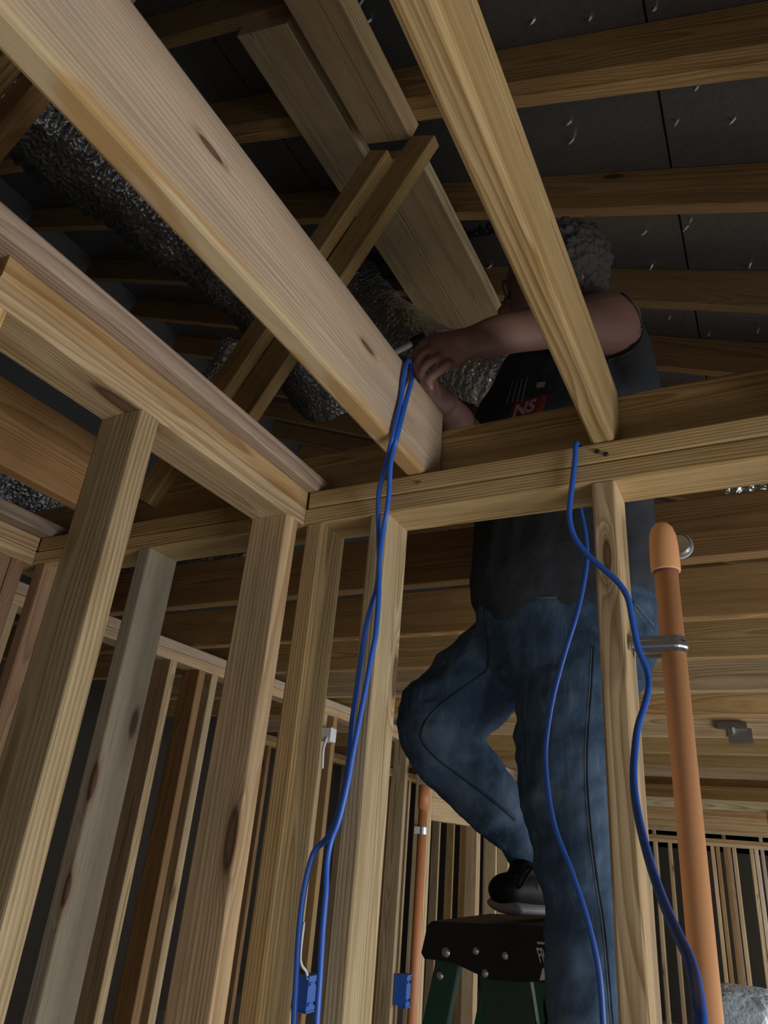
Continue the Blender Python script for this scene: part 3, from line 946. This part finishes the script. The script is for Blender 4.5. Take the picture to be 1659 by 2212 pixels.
body_parts += fingers([
    [(938, 838, 1.08), (915, 822, 1.05), (905, 832, 1.03)],
    [(934, 845, 1.08), (908, 834, 1.05), (900, 846, 1.035)],
    [(930, 852, 1.085), (904, 846, 1.06), (897, 858, 1.045)],
    [(930, 860, 1.09), (906, 858, 1.07), (900, 868, 1.058)],
    [(945, 850, 1.09), (935, 822, 1.06), (922, 812, 1.035)]])
bp_ = []
for p in body_parts:
    p = list(p)
    if len(p) == 2: p.append(None)
    if len(p) == 3: p.append((0, 1, 0))
    bp_.append(p)
person = blob('person', bp_, .0042, 3, SKIN)
tag(person, 'person in dark sleeveless shirt and jeans on a ladder, reaching over the plate', 'person')

def norm(parts):
    out = []
    for p in parts:
        p = list(p)
        if len(p) == 2: p.append(None)
        if len(p) == 3: p.append((0, 1, 0))
        out.append(p)
    return out

def fold(scale, amp, stretch=(1, 1, 1)):
    def f(co, n_):
        q = V((co.x * stretch[0], co.y * stretch[1], co.z * stretch[2])) * scale
        return amp * (noise.fractal(q, 1., 2., 3) + .5 * abs(noise.noise(q * 1.7)))
    return f

# jeans
jeans = blob('jeans', norm([
    ([P3(1222, 1225, 1.50), P3(1222, 1330, 1.51), P3(1232, 1405, 1.51)], [.150, .158, .140], [.195, .200, .185]),
    ([P3(1238, 1390, 1.50), P3(1222, 1500, 1.49), P3(1222, 1690, 1.475), P3(1246, 1850, 1.47), P3(1258, 2000, 1.465), P3(1257, 2212, 1.465), P3(1260, 2330, 1.47)],
     [.112, .107, .094, .078, .062, .063, .064], [.114, .107, .094, .079, .063, .063, .064]),
    ([P3(1150, 1385, 1.57), P3(1040, 1470, 1.555), P3(945, 1553, 1.53)], [.114, .106, .096], [.114, .107, .097]),
    ([P3(942, 1550, 1.53), P3(950, 1600, 1.53), P3(1040, 1706, 1.60), P3(1154, 1838, 1.70)], [.093, .090, .073, .058], [.093, .090, .073, .058]),
]), .007, 5, DENIM, person, fold(9, .010, (1, 1, 1.6)))

# shirt
shirt = blob('shirt', norm([
    ([P3(1212, 1262, 1.50), P3(1212, 1130, 1.49), P3(1203, 960, 1.46), P3(1225, 850, 1.44), P3(1275, 760, 1.43)],
     [.172, .165, .155, .140, .105], [.212, .208, .218, .190, .135]),
    ([P3(1160, 862, 1.44), P3(1090, 905, 1.43)], [.09, .075], [.085, .075]),
    ([P3(1345, 735, 1.425), P3(1352, 800, 1.44), P3(1350, 870, 1.46)], [.075, .09, .10], [.060, .072, .078]),
]), .007, 6, SHIRT, person, fold(7, .008, (1, 1, 1)))
# belly hem sags a little over the belt on the left
hair = blob('hair', norm([
    ([hd - face * .050 + V((.0, .0, .022)), hd - face * .004 + V((0, 0, .040))], [.090, .078], [.092, .078]),
    ([hd - face * .045 + V((0, -.040, .006)), hd + face * .004 + V((0, -.046, .006))], [.074, .074], [.090, .088]),
    ([hd - face * .050 + V((0, -.048, -.005)), hd - face * .030 + V((0, -.048, -.025))], [.050, .046], [.060, .055]),
    ([hd - face * .070 + V((0, 0, -.005)), hd - face * .076 + V((0, .0, -.050))], [.070, .054], [.075, .060]),
]), .004, 1, HAIR, person, lambda co, n_: .010 * noise.noise(co * 55) + .006 * noise.noise(co * 120))

# glasses
gl = empty('glasses', hd)
gl.parent = person
side = V((0, 0, 1)).cross(face).normalized()
gupv = face.cross(side).normalized()
ctr = hd + face * .116 + V((0, 0, -.012))
def ring(c, r, th, ax_a, ax_b, mat, nm, par):
    pts = [c + ax_a * r * math.cos(2 * math.pi * k / 20) + ax_b * r * .8 * math.sin(2 * math.pi * k / 20) for k in range(21)]
    return tube(nm, pts, th, mat, par, 8)
for s_ in (-1, 1):
    ring(ctr + side * s_ * .032, .024, .0022, side, gupv, LENS, 'rim', gl)
    tube('temple', [ctr + side * s_ * .056, hd + side * s_ * .088 + V((0, 0, -.004))], .0022, LENS, gl, 8)
tube('bridge', [ctr - side * .009, ctr + face * .003, ctr + side * .009], .002, LENS, gl, 8)
for o in gl.children:
    o.matrix_parent_inverse = Matrix.Translation(-hd)

def bvh(*obs):
    vs_, fs = [], []
    for o in obs:
        k = len(vs_)
        vs_ += [v.co.copy() for v in o.data.vertices]
        fs += [tuple(i + k for i in p.vertices) for p in o.data.polygons]
    return BVHTree.FromPolygons(vs_, fs)
def hit(tree, x, y, lift=.0):
    d = ray(x, y).normalized()
    h = tree.ray_cast(CAM, d)
    if h[0] is None:
        return None
    return h[0] - d * lift
def dpath(pts, step=10):
    out = []
    P = spline([V((x, y, 0)) for x, y in pts], 8)
    return [(p.x, p.y) for p in P]
TJ, TS, TB = bvh(jeans), bvh(shirt), bvh(shirt, person)
def surf_tube(name, tree, px, r, mat, parent, lift=0.):
    P = [hit(tree, x, y, lift) for x, y in dpath(px)]
    P = [p for p in P if p is not None]
    # drop jumps
    Q = [P[0]]
    for p in P[1:]:
        if (p - Q[-1]).length < .08: Q.append(p)
    return tube(name, Q, r, mat, parent, 8)
outer = [(1283, 1395), (1278, 1480), (1272, 1560), (1268, 1650), (1272, 1740), (1280, 1820), (1290, 1900), (1303, 1980), (1312, 2060), (1318, 2140), (1324, 2212)]
surf_tube('side_seam', TJ, outer, .0022, SEAM, jeans)
surf_tube('side_seam', TJ, [(x - 5, y) for x, y in outer], .0016, STITCH, jeans)
inner = [(1052, 1448), (1010, 1478), (960, 1515), (925, 1550), (908, 1585), (918, 1612), (945, 1640), (990, 1675), (1040, 1712), (1090, 1752), (1112, 1772)]
surf_tube('inner_seam', TJ, inner, .0022, SEAM, jeans)
surf_tube('inner_seam', TJ, [(x + 5, y - 4) for x, y in inner], .0018, STITCH, jeans)
surf_tube('fly_seam', TJ, [(1045, 1305), (1050, 1360), (1055, 1410), (1052, 1448)], .0022, SEAM, jeans)
surf_tube('pocket_edge', TJ, [(1130, 1262), (1135, 1280), (1160, 1290), (1220, 1288), (1280, 1276)], .0024, STITCH, jeans)
surf_tube('back_pocket', TJ, [(1368, 1300), (1390, 1325), (1412, 1350)], .0022, STITCH, jeans)
surf_tube('back_pocket', TJ, [(1368, 1312), (1388, 1338), (1408, 1364)], .0016, STITCH, jeans)

# armhole edging and the shirt print
surf_tube('armhole_binding', TB, [(1325, 624), (1352, 642), (1374, 668), (1385, 700), (1383, 730), (1365, 755), (1340, 770), (1312, 778)], .0035, INK, shirt)
def decal(name, uv, faces, quad, tree, mat, parent, lift):
    q0, q1, q2 = [V((*q, 0)) for q in quad]      # origin, +u, +v in pixels
    pts = []
    for u, v_ in uv:
        p = q0 + (q1 - q0) * u + (q2 - q0) * v_
        h_ = hit(tree, p.x, p.y, lift)
        pts.append(h_ if h_ is not None else pts[-1])
    return mesh_obj_local(name, pts, faces, mat, parent)
def mesh_obj_local(name, pts, faces, mat, parent):
    me = bpy.data.meshes.new(name)
    me.from_pydata([tuple(p) for p in pts], [], faces)
    me.materials.append(mat)
    o = bpy.data.objects.new(name, me)
    return link(o, parent)
def grid(nx, ny):
    return [(i / nx, j / ny) for j in range(ny + 1) for i in range(nx + 1)], [(j * (nx + 1) + i, j * (nx + 1) + i + 1, (j + 1) * (nx + 1) + i + 1, (j + 1) * (nx + 1) + i) for j in range(ny) for i in range(nx)]
gv, gf = grid(10, 8)
decal('red_print_panel', gv, gf, ((1100, 905), (1172, 891), (1112, 866)), TS, RED, shirt, .004)
tv, tf = text_mesh('NS', .03)
decal('print_lettering', tv, tf, ((1106, 903), (1152, 888), (1116, 874)), TS, PRINT, shirt, .006)
lv, lf = grid(1, 10)
for k in range(4):
    decal('print_stripe', lv, lf, ((1094 + k * 11, 872 - k * 2), (1095.6 + k * 11, 872 - k * 2), (1108 + k * 10, 820 - k * 2)), TS, PRINT, shirt, .004)
decal('print_mark', gv, gf, ((1158, 838), (1176, 836), (1160, 826)), TS, PRINT, shirt, .004)

# ------------------------------------------------------------------ step ladder
LY0, LY1 = 1.50, 1.86
lad = empty('step_ladder', (-.5, 1.6, 0), label='green fibreglass step ladder with a black top cap under the man', cat='ladder')
prof_px = [(931, 1990), (1060, 1996), (1180, 2002), (1196, 2010), (1206, 2132), (1166, 2122), (1110, 2122), (1056, 2116), (1024, 2102), (985, 2083), (945, 2075), (915, 2071), (908, 2058), (912, 2042), (921, 2000)]
pr = [at(x, y, 'y', LY0) for x, y in prof_px]
capz = max(p.z for p in pr)
def extrude(name, prof, y0, y1, mat, parent, bev=.004):
    n = len(prof)
    c = sum((V(p) for p in prof), V()) / n
    vs_ = []
    rings = [(y0, .985), (y0 + bev, 1.), (y1 - bev, 1.), (y1, .985)]
    for yq, s_ in rings:
        for p in prof:
            vs_.append((c.x + (p.x - c.x) * s_, yq, c.z + (p.z - c.z) * s_))
    fs = []
    for i in range(3):
        for k in range(n):
            fs.append((i * n + k, i * n + (k + 1) % n, (i + 1) * n + (k + 1) % n, (i + 1) * n + k))
    fs += [tuple(range(n - 1, -1, -1)), tuple(range(3 * n, 4 * n))]
    o = mesh_obj(name, vs_, fs, mat, parent)
    bm = bmesh.new(); bm.from_mesh(o.data); bmesh.ops.recalc_face_normals(bm, faces=bm.faces); bm.to_mesh(o.data); bm.free()
    return o
cap = extrude('top_cap', pr, LY0, LY1, BLACK, lad)
def rail(name, xa, za, xb, zb, y0, wd, th, mat):
    return board(name, (xa, y0 + th / 2, za), (xb, y0 + th / 2, zb), wd, th, (1, 0, 0), mat, lad, .003)
for yq in (LY0 + .012, LY1 - .037):
    rail('rear_rail', -.622, 1.633, -.96, .0, yq, .050, .025, GREEN)
    rail('front_rail', -.512, 1.643, -.22, .0, yq, .100, .025, GREEN)
for k in range(5):
    z = 1.40 - k * .30
    xs = -.512 + (1.643 - z) * .1777
    board('step', (xs, LY0 + .037, z), (xs, LY1 - .037, z), .085, .022, (1, 0, 0), STEEL, lad, .003)
for k in range(2):
    z = .95 - k * .6
    xs = -.622 - (1.633 - z) * .2070
    board('rear_bar', (xs, LY0 + .037, z), (xs, LY1 - .037, z), .03, .012, (0, 0, 1), STEEL, lad, .002)
for x, y, r in ((963, 2057, .0098), (1028, 2054, .0076), (1092, 2064, .0080), (1048, 2102, .0078), (950, 2107, .0085)):
    yy = LY0 if y != 2107 else LY0 + .012
    p = at(x, y, 'y', yy)
    v, f = loft([p + V((0, .002, 0)), p + V((0, -.001, 0)), p + V((0, -.003, 0)), p + V((0, -.004, 0))], [r, r, r * .7, r * .2], ref=(1, 0, 0), seg=16)
    o = mesh_obj('rivet', v, f, STEEL, lad, smooth=True)
# label plate on the cap
def flat_quad(name, px, y, mat, parent, lift=.0006):
    p = [at(a, b, 'y', y) for a, b in px]
    vs_ = [q + V((0, -lift, 0)) for q in p] + [q + V((0, .001, 0)) for q in p]
    return mesh_obj(name, vs_, [(0, 1, 2, 3), (7, 6, 5, 4), (0, 4, 5, 1), (1, 5, 6, 2), (2, 6, 7, 3), (3, 7, 4, 0)], mat, parent)
lb = flat_quad('label_band', [(1160, 2034), (1200, 2037), (1200, 2042), (1161, 2039)], LY0, WHITE, lad, .0012)
tv, tf = text_mesh('FRA', .02)
q0, q1, q2 = V((1167, 2080, 0)), V((1194, 2080, 0)), V((1158, 2047, 0))
pts = [at(*(q0 + (q1 - q0) * u + (q2 - q0) * v_).xy, 'y', LY0 - .001) for u, v_ in tv]
mesh_obj('label_lettering', pts, tf, WHITE, lad)
flat_quad('label_foot', [(1172, 2092), (1200, 2084), (1203, 2114), (1166, 2118)], LY0, STEEL, lad, .001)

# shoes
ZC = capz
def shoe(heel, toe, zb, lean, lab):
    heel, toe = V(heel), V(toe)
    heel.z = toe.z = zb
    d = (toe - heel).normalized()
    up_ = V((0, 0, 1))
    L = (toe - heel).length
    o = blob('shoe', norm([
        ([heel + d * .045 + up_ * .052, heel + d * (L * .55) + up_ * .055, toe - d * .030 + up_ * .050], [.038, .044, .042], [.038, .044, .032], (0, 1, 0)),
        ([heel + d * .070 + up_ * .06, heel + d * .110 + up_ * .175], [.048, .048], [.066, .060]),
        ([heel + d * .12 + up_ * .135, heel + d * (L * .68) + up_ * .078], [.040, .038], [.040, .032]),
    ]), .004, 3, SHOE, person)
    v, f = rounded([heel + d * .040 + up_ * .016, heel + d * (L * .5) + up_ * .016, toe - d * .026 + up_ * .019], [.041, .045, .046], [.0145, .0145, .0145], (0, 1, 0), 24)
    mesh_obj_local('sole', v, f, SOLE, o)
    return o
toe = P3(1074, 1975, 1.575)
sh = shoe(V((toe.x + .085, 1.575 + .262, 0)), V((toe.x, 1.575, 0)), ZC, V((0, 0, 0)), '')
TSH = bvh(sh)
lace = [P3(1165, 1880, 1.56), P3(1142, 1873, 1.55), P3(1124, 1895, 1.545), P3(1117, 1915, 1.545), P3(1127, 1912, 1.545), P3(1144, 1885, 1.55), P3(1160, 1862, 1.56)]
tube('lace', spline(lace, 6), .0032, SHOE, sh, 8)
eye = hit(TSH, 1164, 1916, .002) or P3(1164, 1916, 1.53)
mesh_obj_local('logo_tab', [eye + V(q) for q in ((-.006, 0, -.006), (.006, 0, -.006), (.007, 0, .007), (-.005, 0, .007))], [(0, 1, 2, 3)], SOLE, sh)
shoe(P3(1300, 2330, 1.50) + V((.06,0,0)), P3(1300, 2330, 1.50) + V((-.21, .06, 0)), 1.412, V((0, 0, 0)), '')

# repeats of one kind share a group
for o in scene.objects:
    if o.parent is None and 'category' in o:
        g_ = {'flexible_duct': 'foil flexible ducts in the attic', 'network_cable': 'blue network cables', 'sprinkler_pipe': 'orange sprinkler pipes',
              'pipe_strap': 'metal straps on the orange pipes', 'outlet_box': 'blue outlet boxes', 'white_cable': 'white electrical cables'}.get(o.name.split('.')[0])
        if g_: o['group'] = g_
